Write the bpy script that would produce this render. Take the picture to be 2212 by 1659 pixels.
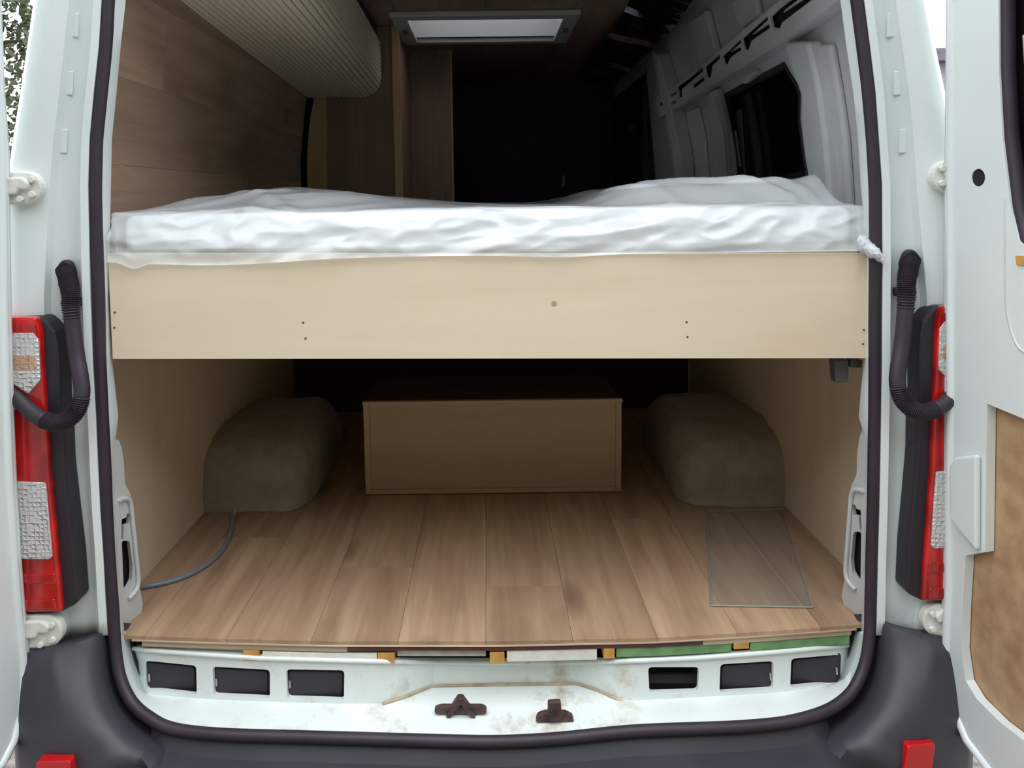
import bpy, bmesh, math, random
from mathutils import Vector, Matrix, noise
random.seed(7)
for o in list(bpy.data.objects): bpy.data.objects.remove(o)
S = bpy.context.scene
COL = S.collection

# ------------------------------------------------------------------ camera
F, X0, PITCH, ROLL, CAMY, EYE = 1700.0, 1055.0, math.radians(6), math.radians(0.7), -1.62, 1.595
Y0 = 430 + F*math.tan(PITCH)
CP, SP = math.cos(PITCH), math.sin(PITCH)
CR, SR = math.cos(ROLL), math.sin(ROLL)
cam = bpy.data.cameras.new('camera'); camo = bpy.data.objects.new('camera', cam); COL.objects.link(camo)
camo.location = (0, CAMY, EYE); camo.rotation_euler = (Matrix.Rotation(math.pi/2 - PITCH, 3, 'X') @ Matrix.Rotation(-ROLL, 3, 'Z')).to_euler()
cam.sensor_width = 36; cam.lens = F/2212*36
cam.shift_x = (1106 - X0)/2212; cam.shift_y = -(829.5 - Y0)/2212
cam.clip_start = 0.05
S.camera = camo

# ------------------------------------------------------------------ sky, exposure
w = bpy.data.worlds.new('overcast_sky'); S.world = w; w.use_nodes = True
nt = w.node_tree; nt.nodes.clear()
tc = nt.nodes.new('ShaderNodeTexCoord'); sep = nt.nodes.new('ShaderNodeSeparateXYZ')
mr = nt.nodes.new('ShaderNodeMapRange'); bg = nt.nodes.new('ShaderNodeBackground'); wo = nt.nodes.new('ShaderNodeOutputWorld')
nt.links.new(tc.outputs['Generated'], sep.inputs[0]); nt.links.new(sep.outputs['Z'], mr.inputs[0])
mr.inputs[1].default_value = 0.0; mr.inputs[2].default_value = 1.0
mr.inputs[3].default_value = 0.54; mr.inputs[4].default_value = 1.6      # overcast: zenith brighter than horizon
bg.inputs[0].default_value = (0.925, 0.965, 1.0, 1)
nt.links.new(mr.outputs[0], bg.inputs[1]); nt.links.new(bg.outputs[0], wo.inputs[0])
vs = S.view_settings
vs.view_transform = 'Standard'; vs.look = 'None'; vs.gamma = 1.0; vs.use_curve_mapping = False
vs.exposure = 1.74

# ------------------------------------------------------------------ pixel <-> world helpers
CAM = Vector((0, CAMY, EYE))
def ray(px, py):
    a, b = (px - X0)/F, (Y0 - py)/F
    h, v = a*CR + b*SR, b*CR - a*SR
    return Vector((h, CP + v*SP, -SP + v*CP))
def uy(px, py, Y):
    d = ray(px, py); return CAM + d*((Y - CAMY)/d.y)
def uz(px, py, Z):
    d = ray(px, py); return CAM + d*((Z - EYE)/d.z)
def upl(px, py, p, n):
    d = ray(px, py); return CAM + d*((p - CAM).dot(n)/d.dot(n))
def proj(P):
    q = Vector(P) - CAM
    dep = q.y*CP - q.z*SP; up = q.y*SP + q.z*CP
    h, v = q.x/dep, up/dep
    return (X0 + F*(h*CR - v*SR), Y0 - F*(v*CR + h*SR))
def mir(pts):
    out = []
    for x, y in pts:
        a, b = x - X0, Y0 - y
        h, v = -(a*CR + b*SR), b*CR - a*SR
        out.append((X0 + h*CR - v*SR, Y0 - (v*CR + h*SR)))
    return out
def interp(tab, y):
    if y <= tab[0][0]:
        a, b = tab[0], tab[1]
    elif y >= tab[-1][0]:
        a, b = tab[-2], tab[-1]
    else:
        for a, b in zip(tab, tab[1:]):
            if a[0] <= y <= b[0]: break
    t = (y - a[0])/(b[0] - a[0])
    return a[1] + (b[1] - a[1])*t
def catmull(pts, n=8):
    P = [Vector(p) for p in pts]; out = []
    for i in range(len(P) - 1):
        p0 = P[max(i-1, 0)]; p1 = P[i]; p2 = P[i+1]; p3 = P[min(i+2, len(P)-1)]
        for k in range(n):
            t = k/n
            out.append(0.5*((2*p1) + (p2-p0)*t + (2*p0-5*p1+4*p2-p3)*t*t + (3*p1-p0-3*p2+p3)*t**3))
    out.append(P[-1]); return out

# ------------------------------------------------------------------ materials
def principled(name, col, rough=0.5, metal=0.0, **kw):
    m = bpy.data.materials.new(name); m.use_nodes = True
    b = m.node_tree.nodes['Principled BSDF']
    b.inputs['Base Color'].default_value = (*col, 1); b.inputs['Roughness'].default_value = rough
    b.inputs['Metallic'].default_value = metal
    for k, v in kw.items(): b.inputs[k].default_value = v
    return m, b
def srgb(r, g, b):
    f = lambda c: (c/255)/12.92 if c/255 <= 0.04045 else (((c/255)+0.055)/1.055)**2.4
    return (f(r), f(g), f(b))
def speckle(name, c1, c2, rough=0.5, scale=8.0, detail=6, lo=0.35, hi=0.7, bump=0.0, metal=0.0, stretch=(1,1,1), rnd=False, **kw):
    m, b = principled(name, c1, rough, metal, **kw); t = m.node_tree
    co = t.nodes.new('ShaderNodeTexCoord'); mp = t.nodes.new('ShaderNodeMapping'); mp.inputs['Scale'].default_value = stretch
    t.links.new(co.outputs['Object'], mp.inputs[0])
    n = t.nodes.new('ShaderNodeTexNoise'); n.inputs['Scale'].default_value = scale; n.inputs['Detail'].default_value = detail
    t.links.new(mp.outputs[0], n.inputs['Vector'])
    r = t.nodes.new('ShaderNodeValToRGB'); r.color_ramp.elements[0].position = lo; r.color_ramp.elements[1].position = hi
    r.color_ramp.elements[0].color = (*c1, 1); r.color_ramp.elements[1].color = (*c2, 1)
    t.links.new(n.outputs['Fac'], r.inputs[0])
    if rnd:
        oi = t.nodes.new('ShaderNodeObjectInfo'); hs = t.nodes.new('ShaderNodeHueSaturation')
        vm = t.nodes.new('ShaderNodeMapRange'); vm.inputs[3].default_value = 0.86; vm.inputs[4].default_value = 1.14
        t.links.new(oi.outputs['Random'], vm.inputs[0]); t.links.new(vm.outputs[0], hs.inputs['Value'])
        cx = t.nodes.new('ShaderNodeCombineXYZ'); mu = t.nodes.new('ShaderNodeMath'); mu.operation = 'MULTIPLY'; mu.inputs[1].default_value = 37
        t.links.new(oi.outputs['Random'], mu.inputs[0])
        for i in range(3): t.links.new(mu.outputs[0], cx.inputs[i])
        t.links.new(cx.outputs[0], mp.inputs['Location'])
        t.links.new(r.outputs[0], hs.inputs['Color']); t.links.new(hs.outputs[0], b.inputs['Base Color'])
    else:
        t.links.new(r.outputs[0], b.inputs['Base Color'])
    if bump:
        bp = t.nodes.new('ShaderNodeBump'); bp.inputs['Strength'].default_value = bump; bp.inputs['Distance'].default_value = 0.01
        t.links.new(n.outputs['Fac'], bp.inputs['Height']); t.links.new(bp.outputs[0], b.inputs['Normal'])
    return m
M = {}
M['white'] = speckle('white_paint', srgb(224,230,230), srgb(214,221,222), 0.32, 3, lo=0.3, hi=0.75)
M['white_in'] = speckle('white_inner_paint', srgb(206,208,209), srgb(190,191,194), 0.45, 5)
M['hinge'] = speckle('hinge_paint', srgb(226,228,222), srgb(196,190,178), 0.45, 25, lo=0.4, hi=0.8)
def sill_mat():
    m = speckle('sill_paint', srgb(226,232,230), srgb(222,229,228), 0.4, 4)
    t = m.node_tree; b = t.nodes['Principled BSDF']; src = b.inputs['Base Color'].links[0].from_socket
    co = t.nodes.new('ShaderNodeTexCoord'); mp = t.nodes.new('ShaderNodeMapping'); mp.inputs['Scale'].default_value = (1.2, 1, 1)
    t.links.new(co.outputs['Object'], mp.inputs[0])
    n = t.nodes.new('ShaderNodeTexNoise'); n.inputs['Scale'].default_value = 9; n.inputs['Detail'].default_value = 9; n.inputs['Roughness'].default_value = 0.7
    t.links.new(mp.outputs[0], n.inputs['Vector'])
    r = t.nodes.new('ShaderNodeValToRGB'); r.color_ramp.elements[0].position = 0.54; r.color_ramp.elements[1].position = 0.74
    t.links.new(n.outputs['Fac'], r.inputs[0])
    # dirt gathers where the strikers sit (middle third of the sill)
    sx = t.nodes.new('ShaderNodeSeparateXYZ'); t.links.new(co.outputs['Object'], sx.inputs[0])
    ab = t.nodes.new('ShaderNodeMath'); ab.operation = 'ABSOLUTE'; t.links.new(sx.outputs['X'], ab.inputs[0])
    mr = t.nodes.new('ShaderNodeMapRange'); mr.inputs[1].default_value = 0.12; mr.inputs[2].default_value = 0.75; mr.inputs[3].default_value = 1.0; mr.inputs[4].default_value = 0.25
    t.links.new(ab.outputs[0], mr.inputs[0])
    mu = t.nodes.new('ShaderNodeMath'); mu.operation = 'MULTIPLY'; t.links.new(r.outputs[0], mu.inputs[0]); t.links.new(mr.outputs[0], mu.inputs[1])
    mx = t.nodes.new('ShaderNodeMix'); mx.data_type = 'RGBA'; t.links.new(mu.outputs[0], mx.inputs[0]); t.links.new(src, mx.inputs[6])
    mx.inputs[7].default_value = (*srgb(168,150,122), 1); t.links.new(mx.outputs[2], b.inputs['Base Color'])
    return m
M['sill'] = sill_mat()
M['sealant'] = speckle('dirty_sealant', srgb(196,182,156), srgb(150,128,98), 0.7, 18)
M['rubber'] = speckle('black_rubber', srgb(52,42,54), srgb(42,34,44), 0.55, 12)
M['bumper'] = speckle('bumper_plastic', srgb(52,50,60), srgb(62,61,70), 0.5, 5, bump=0.05)
M['black'] = principled('black_plastic', srgb(38,33,42), 0.5)[0]
M['void'] = principled('cavity_shade', srgb(26,20,26), 0.9)[0]  # near-black stands in for the shade inside slots and holes
M['plug'] = principled('plug_rubber', srgb(50,44,52), 0.6)[0]
M['rust'] = speckle('rusty_steel', srgb(62,46,48), srgb(98,76,72), 0.6, 60, metal=0.3)
M['steel'] = principled('screw_steel', srgb(110,105,100), 0.45, 0.7)[0]
def wood(name, c1, c2, c3, axis='Y', rnd=True, grain=22, rough=0.45, knots=0.5, vlo=0.85, vhi=1.15, spots=False):
    m, b = principled(name, c1, rough); t = m.node_tree
    co = t.nodes.new('ShaderNodeTexCoord'); mp = t.nodes.new('ShaderNodeMapping')
    st = {'Y': (1, 0.07, 1), 'X': (0.07, 1, 1), 'Z': (1, 1, 0.07)}[axis]
    mp.inputs['Scale'].default_value = st; t.links.new(co.outputs['Object'], mp.inputs[0])
    n = t.nodes.new('ShaderNodeTexNoise'); n.inputs['Scale'].default_value = grain; n.inputs['Detail'].default_value = 7; n.inputs['Roughness'].default_value = 0.62; n.inputs['Distortion'].default_value = 0.6
    t.links.new(mp.outputs[0], n.inputs['Vector'])
    mp2 = t.nodes.new('ShaderNodeMapping'); st2 = {'Y': (1, 0.35, 1), 'X': (0.35, 1, 1), 'Z': (1, 1, 0.35)}[axis]
    mp2.inputs['Scale'].default_value = st2; t.links.new(co.outputs['Object'], mp2.inputs[0])
    n2 = t.nodes.new('ShaderNodeTexNoise'); n2.inputs['Scale'].default_value = 7; n2.inputs['Detail'].default_value = 3; t.links.new(mp2.outputs[0], n2.inputs['Vector'])
    r = t.nodes.new('ShaderNodeValToRGB'); r.color_ramp.elements[0].position = 0.32; r.color_ramp.elements[1].position = 0.68
    r.color_ramp.elements[0].color = (*c2, 1); r.color_ramp.elements[1].color = (*c1, 1); t.links.new(n.outputs['Fac'], r.inputs[0])
    r2 = t.nodes.new('ShaderNodeValToRGB'); r2.color_ramp.elements[0].position = 0.55; r2.color_ramp.elements[1].position = 0.78
    r2.color_ramp.elements[1].color = (knots, knots, knots, 1); t.links.new(n2.outputs['Fac'], r2.inputs[0])
    mx = t.nodes.new('ShaderNodeMix'); mx.data_type = 'RGBA'; t.links.new(r2.outputs[0], mx.inputs[0]); t.links.new(r.outputs[0], mx.inputs[6]); mx.inputs[7].default_value = (*c3, 1)
    out = mx.outputs[2]
    if spots:                                  # a few dark knots
        vo = t.nodes.new('ShaderNodeTexVoronoi'); vo.inputs['Scale'].default_value = 3.6; t.links.new(mp2.outputs[0], vo.inputs['Vector'])
        rv = t.nodes.new('ShaderNodeValToRGB'); rv.color_ramp.elements[0].position = 0.04; rv.color_ramp.elements[1].position = 0.15
        rv.color_ramp.elements[0].color = (.75,.75,.75,1); rv.color_ramp.elements[1].color = (0,0,0,1); t.links.new(vo.outputs['Distance'], rv.inputs[0])
        m3 = t.nodes.new('ShaderNodeMix'); m3.data_type = 'RGBA'; t.links.new(rv.outputs[0], m3.inputs[0]); t.links.new(out, m3.inputs[6]); m3.inputs[7].default_value = (*[c*.55 for c in c3], 1)
        out = m3.outputs[2]
    if rnd:
        oi = t.nodes.new('ShaderNodeObjectInfo'); hs = t.nodes.new('ShaderNodeHueSaturation')
        vm = t.nodes.new('ShaderNodeMapRange'); vm.inputs[3].default_value = vlo; vm.inputs[4].default_value = vhi
        t.links.new(oi.outputs['Random'], vm.inputs[0]); t.links.new(vm.outputs[0], hs.inputs['Value'])
        mu = t.nodes.new('ShaderNodeMath'); mu.operation = 'MULTIPLY'; mu.inputs[1].default_value = 41; t.links.new(oi.outputs['Random'], mu.inputs[0])
        cx = t.nodes.new('ShaderNodeCombineXYZ')
        for i in range(3): t.links.new(mu.outputs[0], cx.inputs[i])
        t.links.new(cx.outputs[0], mp.inputs['Location']); t.links.new(cx.outputs[0], mp2.inputs['Location'])
        t.links.new(out, hs.inputs['Color']); out = hs.outputs[0]
    t.links.new(out, b.inputs['Base Color'])
    return m
M['floorwood'] = wood('floor_laminate', srgb(188,158,130), srgb(156,124,98), srgb(110,82,64), 'Y', spots=True)
M['wallwood'] = wood('wall_laminate', srgb(158,132,112), srgb(132,106,88), srgb(100,78,66), 'Y', knots=0.8)
M['ceilwood'] = wood('ceiling_laminate', srgb(150,126,108), srgb(126,102,86), srgb(104,82,70), 'Y')
M['partwood'] = wood('partition_laminate', srgb(150,118,100), srgb(130,100,84), srgb(112,84,70), 'Z')
M['batten'] = wood('pale_batten', srgb(188,156,122), srgb(170,138,106), srgb(150,116,86), 'Z')
M['birch'] = wood('birch_plywood', srgb(230,213,190), srgb(222,204,180), srgb(216,190,158), 'X', grain=9, knots=0.45, rnd=False, rough=0.4)
M['birchY'] = wood('birch_plywood_side', srgb(226,206,182), srgb(216,196,172), srgb(196,170,142), 'Z', grain=9, knots=0.35, rnd=False, rough=0.5)
M['boxply'] = wood('box_plywood', srgb(186,160,134), srgb(174,148,122), srgb(146,120,98), 'X', grain=6, knots=0.3, rnd=False)
M['chip'] = speckle('chipboard', srgb(190,156,120), srgb(156,120,88), 0.7, 22, lo=0.3, hi=0.72, bump=0.2)
M['plyedge'] = speckle('plywood_edge', srgb(204,184,160), srgb(176,152,130), 0.6, 14, stretch=(0.3,1,4))
M['redply'] = speckle('dark_red_board_edge', srgb(96,56,50), srgb(74,42,40), 0.6, 20)
M['block'] = speckle('spruce_block', srgb(206,160,84), srgb(180,128,62), 0.6, 30)
M['foamw'] = speckle('white_foam', srgb(232,230,220), srgb(214,212,202), 0.8, 40)
M['foamc'] = speckle('grey_cream_foam', srgb(206,204,192), srgb(176,174,164), 0.8, 30)
M['green'] = speckle('green_foam', srgb(122,160,112), srgb(92,134,86), 0.8, 30)
M['felt'] = speckle('grey_felt', srgb(168,156,148), srgb(154,142,134), 0.95, 25, bump=0.35)
M['tambour'] = speckle('cream_tambour', srgb(208,192,170), srgb(196,180,158), 0.5, 10, stretch=(1,0.05,1))
M['greyplastic'] = principled('grey_plastic', srgb(176,174,174), 0.45)[0]
M['darkgrey'] = principled('dark_grey_plastic', srgb(84,82,86), 0.5)[0]
M['cable'] = principled('grey_cable', srgb(122,126,144), 0.4)[0]
M['chrome'] = principled('bright_metal', srgb(220,218,214), 0.25, 0.9)[0]
M['cabdark'] = principled('cab_black_lining', srgb(92,76,102), 0.9)[0]
M['lining'] = speckle('dark_brown_lining', srgb(66,46,40), srgb(52,36,34), 0.7, 6)
M['darkglass'] = principled('tinted_glass', srgb(16,18,18), 0.08)[0]
M['fabric'] = speckle('mattress_fabric', srgb(240,243,247), srgb(230,234,240), 0.85, 60, bump=0.05)
M['foil'] = speckle('aluminium_foil', srgb(190,190,196), srgb(150,150,156), 0.2, 14, metal=1.0, bump=0.3)
M['foiltape'] = speckle('foil_tape', srgb(206,206,208), srgb(170,170,174), 0.4, 40, metal=0.45, bump=0.6)
def red_lens(name, col, rough, tr=0.3):
    m, b = principled(name, col, rough); b.inputs['Coat Weight'].default_value = 0.6; b.inputs['Coat Roughness'].default_value = 0.1
    t = m.node_tree; co = t.nodes.new('ShaderNodeTexCoord'); n = t.nodes.new('ShaderNodeTexNoise'); n.inputs['Scale'].default_value = 14
    t.links.new(co.outputs['Object'], n.inputs[0]); r = t.nodes.new('ShaderNodeValToRGB')
    r.color_ramp.elements[0].position = 0.35; r.color_ramp.elements[1].position = 0.65
    r.color_ramp.elements[0].color = (col[0]*0.45, col[1]*0.3, col[2]*0.4, 1); r.color_ramp.elements[1].color = (*col, 1)
    t.links.new(n.outputs['Fac'], r.inputs[0]); t.links.new(r.outputs[0], b.inputs['Base Color'])
    return m
M['red'] = red_lens('red_lens', (0.62, 0.008, 0.008), 0.15)
M['redplain'] = principled('red_reflector', srgb(196,24,28), 0.2)[0]
def prism_lens(nm='clear_prism_lens', col=srgb(214,210,212)):
    m, b = principled(nm, col, 0.12, 0.25); t = m.node_tree
    co = t.nodes.new('ShaderNodeTexCoord'); v = t.nodes.new('ShaderNodeTexVoronoi'); v.inputs['Scale'].default_value = 110; v.inputs['Randomness'].default_value = 0.35; v.distance = 'CHEBYCHEV'
    t.links.new(co.outputs['Object'], v.inputs['Vector'])
    bp = t.nodes.new('ShaderNodeBump'); bp.inputs['Strength'].default_value = 1.0; bp.inputs['Distance'].default_value = 0.006
    t.links.new(v.outputs['Distance'], bp.inputs['Height']); t.links.new(bp.outputs[0], b.inputs['Normal']); return m
M['clear'] = prism_lens()
M['amber'] = prism_lens('amber_prism_lens', srgb(204,164,140))
def milky():
    m = bpy.data.materials.new('milky_acrylic'); m.use_nodes = True; t = m.node_tree; t.nodes.clear()
    a = t.nodes.new('ShaderNodeBsdfTransparent'); a.inputs[0].default_value = (0.55, 0.55, 0.56, 1)
    b = t.nodes.new('ShaderNodeBsdfTranslucent'); b.inputs[0].default_value = (0.7, 0.7, 0.7, 1)
    mx = t.nodes.new('ShaderNodeMixShader'); mx.inputs[0].default_value = 0.5; o = t.nodes.new('ShaderNodeOutputMaterial')
    t.links.new(a.outputs[0], mx.inputs[1]); t.links.new(b.outputs[0], mx.inputs[2]); t.links.new(mx.outputs[0], o.inputs[0]); return m
M['milky'] = milky()
def film(name, alpha, col, rough):
    m, b = principled(name, col, rough); t = m.node_tree
    tr = t.nodes.new('ShaderNodeBsdfTransparent'); tr.inputs[0].default_value = (0.97, 0.98, 0.99, 1)
    mx = t.nodes.new('ShaderNodeMixShader'); mx.inputs[0].default_value = alpha
    o = t.nodes['Material Output']; t.links.new(tr.outputs[0], mx.inputs[1]); t.links.new(b.outputs[0], mx.inputs[2]); t.links.new(mx.outputs[0], o.inputs[0])
    b.inputs['Specular IOR Level'].default_value = 0.8
    return m
M['film'] = film('plastic_film', 0.44, (0.90, 0.93, 0.96), 0.14)
M['sheet'] = film('clear_sheet', 0.07, (0.5, 0.5, 0.48), 0.25)
M['sheetedge'] = principled('sheet_edge', srgb(150,150,140), 0.4)[0]
M['clearpane'] = film('door_glass', 0.88, srgb(26,20,24), 0.06)
M['gravel'] = speckle('gravel_ground', srgb(96,90,86), srgb(140,132,124), 0.95, 40, bump=1.0)
M['leaf'] = speckle('leaf_green', srgb(50,62,42), srgb(82,94,62), 0.7, 3)
M['bark'] = speckle('bark', srgb(78,66,56), srgb(52,44,38), 0.9, 20, bump=0.5)
M['render'] = speckle('grey_render', srgb(150,146,160), srgb(138,134,148), 0.9, 4)
M['roofing'] = speckle('dark_roof', srgb(110,104,116), srgb(96,92,102), 0.9, 8)

# ------------------------------------------------------------------ mesh helpers
BASE = {}
def tag(o, label=None, cat=None, group=None, kind=None):
    if label: o['label'] = label
    if cat: o['category'] = cat
    if group: o['group'] = group
    if kind: o['kind'] = kind
    return o
def thing(name, loc, label, cat, group=None, kind=None):
    o = bpy.data.objects.new(name, None); o.empty_display_size = 0.05; COL.objects.link(o); o.location = loc
    BASE[o.name] = Vector(loc); return tag(o, label, cat, group, kind)
def link(name, me, m, parent=None, origin=None, smooth=None):
    o = bpy.data.objects.new(name, me); COL.objects.link(o)
    pb = BASE[parent.name] if parent else Vector((0, 0, 0))
    if origin is None:                       # origin at the bottom centre of the mesh
        xs = [v.co for v in me.vertices]
        origin = Vector(((min(c.x for c in xs)+max(c.x for c in xs))/2, (min(c.y for c in xs)+max(c.y for c in xs))/2, min(c.z for c in xs)))
    origin = Vector(origin)
    me.transform(Matrix.Translation(-origin)); o.location = origin - pb; o.parent = parent; BASE[o.name] = origin
    if m is not None: me.materials.append(m if not isinstance(m, str) else M[m])
    if smooth is not None:
        for p in me.polygons: p.use_smooth = True
        me.set_sharp_from_angle(angle=math.radians(smooth))
    return o
def mesh(vs, fs):
    me = bpy.data.meshes.new('m'); me.from_pydata([tuple(v) for v in vs], [], fs); me.validate()
    bm = bmesh.new(); bm.from_mesh(me); bmesh.ops.recalc_face_normals(bm, faces=bm.faces); bm.to_mesh(me); bm.free(); return me
def obj(name, vs, fs, m, parent=None, smooth=None, origin=None): return link(name, mesh(vs, fs), m, parent, origin, smooth)
class MB:
    def __init__(s): s.v = []; s.f = []
    def add(s, vs, fs):
        k = len(s.v); s.v += [Vector(v) for v in vs]; s.f += [tuple(i+k for i in f) for f in fs]; return s
    def box(s, a, b):
        x0,y0,z0 = a; x1,y1,z1 = b
        return s.add([(x0,y0,z0),(x1,y0,z0),(x1,y1,z0),(x0,y1,z0),(x0,y0,z1),(x1,y0,z1),(x1,y1,z1),(x0,y1,z1)],
                     [(0,3,2,1),(4,5,6,7),(0,1,5,4),(1,2,6,5),(2,3,7,6),(3,0,4,7)])
    def prism(s, poly, off):                 # poly: 3-D points, off: vector
        n = len(poly); P = [Vector(p) for p in poly]; off = Vector(off)
        return s.add(P + [p+off for p in P], [tuple(range(n))[::-1], tuple(range(n, 2*n))] + [(i,(i+1)%n,n+(i+1)%n,n+i) for i in range(n)])
    def tube(s, pts, r, n=12, flat=None, caps=True):
        P = [Vector(p) for p in pts]; rings = []; up = None
        for i, p in enumerate(P):
            t = (P[min(i+1, len(P)-1)] - P[max(i-1, 0)]).normalized()
            if up is None: up = t.orthogonal().normalized()
            up = (up - t*up.dot(t)).normalized(); sd = t.cross(up)
            rr = r(i/(len(P)-1), i) if callable(r) else r
            rings.append([p + (up*math.cos(2*math.pi*k/n) + sd*math.sin(2*math.pi*k/n))*rr for k in range(n)])
        vs = [v for R in rings for v in R]
        fs = [(i*n+k, i*n+(k+1)%n, (i+1)*n+(k+1)%n, (i+1)*n+k) for i in range(len(P)-1) for k in range(n)]
        if caps: fs += [tuple(range(n))[::-1], tuple(range((len(P)-1)*n, len(P)*n))]
        return s.add(vs, fs)
    def cyl(s, a, b, r, n=16): return s.tube([a, b], r, n)
    def grid(s, rows):
        nr, nc = len(rows), len(rows[0])
        return s.add([p for R in rows for p in R], [(i*nc+j, i*nc+j+1, (i+1)*nc+j+1, (i+1)*nc+j) for i in range(nr-1) for j in range(nc-1)])
    def build(s, name, m, parent=None, smooth=None, bevel=0, origin=None, solid=0):
        o = obj(name, s.v, s.f, m, parent, smooth, origin)
        if solid:
            md = o.modifiers.new('thickness', 'SOLIDIFY'); md.thickness = solid; md.offset = 0
        if bevel:
            md = o.modifiers.new('bevel', 'BEVEL'); md.width = bevel; md.segments = 2; md.limit_method = 'ANGLE'; md.angle_limit = math.radians(40)
        return o
def dens(loop, step):
    out = []
    for i, a in enumerate(loop):
        b = loop[(i+1) % len(loop)]; L = math.hypot(b[0]-a[0], b[1]-a[1]); k = max(1, int(L/step))
        out += [(a[0]+(b[0]-a[0])*j/k, a[1]+(b[1]-a[1])*j/k) for j in range(k)]
    return out
def rnd_poly(pts, r, n=4):                   # rounded corners of a 2-D polygon
    out = []; N = len(pts)
    for i in range(N):
        p = Vector(pts[i]); a = Vector(pts[i-1]); b = Vector(pts[(i+1) % N])
        ra = min(r, (a-p).length*0.45); rb = min(r, (b-p).length*0.45)
        A = p + (a-p).normalized()*ra; B = p + (b-p).normalized()*rb
        for k in range(n+1):
            t = k/n; out.append(tuple(A*(1-t)**2 + p*2*t*(1-t) + B*t*t))
    return out
def plate(outer, holes, mapf, off, step=None):
    """2-D outline with holes -> solid plate; mapf gives the front surface, off(P) or a vector its back"""
    loops = [outer] + list(holes)
    if step: loops = [dens(l, step) for l in loops]
    bm = bmesh.new(); L = []
    for l in loops:
        vv = [bm.verts.new((x, y, 0)) for x, y in l]; L.append(vv)
        for i in range(len(vv)): bm.edges.new((vv[i], vv[(i+1) % len(vv)]))
    bmesh.ops.triangle_fill(bm, use_beauty=True, edges=bm.edges[:])
    bm.verts.index_update(); vs = [Vector(v.co) for v in bm.verts]; tri = [tuple(v.index for v in f.verts) for f in bm.faces]
    li = [[v.index for v in l] for l in L]; bm.free()
    fr = [mapf(v.x, v.y) for v in vs]; n = len(fr)
    bk = [p + (off(p) if callable(off) else Vector(off)) for p in fr]
    fs = tri + [tuple(i+n for i in t[::-1]) for t in tri]
    for l in li: fs += [(l[i], l[(i+1) % len(l)], n+l[(i+1) % len(l)], n+l[i]) for i in range(len(l))]
    b = MB(); b.add(fr+bk, fs); return b

FZ = 0.65                       # load floor
ZC = EYE + 0.75                 # ceiling
ZL = EYE - 1.09                 # sill ledge

# ================================================================== the van body (one thing)
van = thing('van', (0, 2.0, 0), 'white panel van with open rear, red tail lights and black bumper', 'van')
ROWS = [-420, -300, -200, -100, 0, 50, 100, 150, 200, 250, 300, 350, 400, 450, 500, 560, 600, 640, 700, 780, 840, 900, 950, 1000, 1050, 1100, 1150, 1200, 1250, 1300, 1340, 1372]
T_SO = {-1: [(-420,275),(-200,250),(0,223),(100,217),(200,206),(300,197),(400,194),(500,196),(560,197),(640,199),(780,204),(900,211),(1000,215),(1100,220),(1200,227),(1300,232),(1365,236),(1420,240)],
         1: [(-420,1795),(-200,1832),(0,1863),(100,1876),(200,1888),(300,1895),(400,1902),(480,1902),(560,1903),(700,1902),(780,1902),(880,1900),(1000,1898),(1100,1896),(1200,1893),(1300,1891),(1345,1890),(1420,1886)]}
T_SI = {-1: [(-420,297),(-200,272),(0,245),(100,241),(200,231),(300,221),(400,218),(500,221),(640,228),(780,228),(900,232),(1000,239),(1100,241),(1200,245),(1300,254),(1365,262),(1420,266)],
         1: [(-420,1770),(-200,1806),(0,1839),(100,1852),(200,1865),(300,1874),(400,1879),(480,1880),(700,1877),(880,1879),(1000,1877),(1100,1876),(1200,1873),(1300,1871),(1345,1869),(1420,1864)]}
T_TR = {-1: [(-420,325),(-200,298),(0,270),(100,259),(200,250),(300,240),(400,238),(500,236),(640,234),(780,241),(900,254),(935,257),(955,245),(1100,247),(1300,260),(1420,274)],
         1: [(-420,1745),(-200,1782),(0,1817),(100,1830),(200,1845),(300,1855),(400,1861),(480,1868),(640,1872),(780,1868),(880,1857),(930,1856),(950,1871),(1100,1870),(1300,1865),(1420,1858)]}
def sym(tab): return {-1: tab, 1: [(y2, x2) for (x2, y2) in mir([(x, y) for y, x in tab])]}
T_GR = sym([(-420,245),(0,195),(200,179),(330,169),(500,160),(640,163),(800,177),(1000,183),(1200,191),(1365,200),(1420,204)])
T_PE = sym([(-420,200),(0,148),(200,127),(330,111),(500,101),(640,94),(800,98),(1000,105),(1200,120),(1365,135),(1420,140)])
T_OU = sym([(-420,130),(0,75),(200,46),(330,25),(500,10),(800,10),(1000,16),(1365,34),(1420,38)])
T_GR[1] = [(-420,1830),(0,1896),(200,1911),(400,1928),(640,1933),(800,1930),(1000,1925),(1200,1917),(1365,1908),(1420,1905)]
T_PE[1] = [(-420,1880),(0,1936),(100,1950),(200,1965),(300,1975),(400,1981),(500,1990),(640,2003),(800,2005),(1000,2000),(1200,1988),(1365,1974),(1420,1970)]
T_OU[1] = [(-420,1905),(0,2000),(107,2020),(215,2043),(330,2068),(500,2085),(800,2085),(1000,2080),(1365,2062),(1420,2058)]
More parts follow.
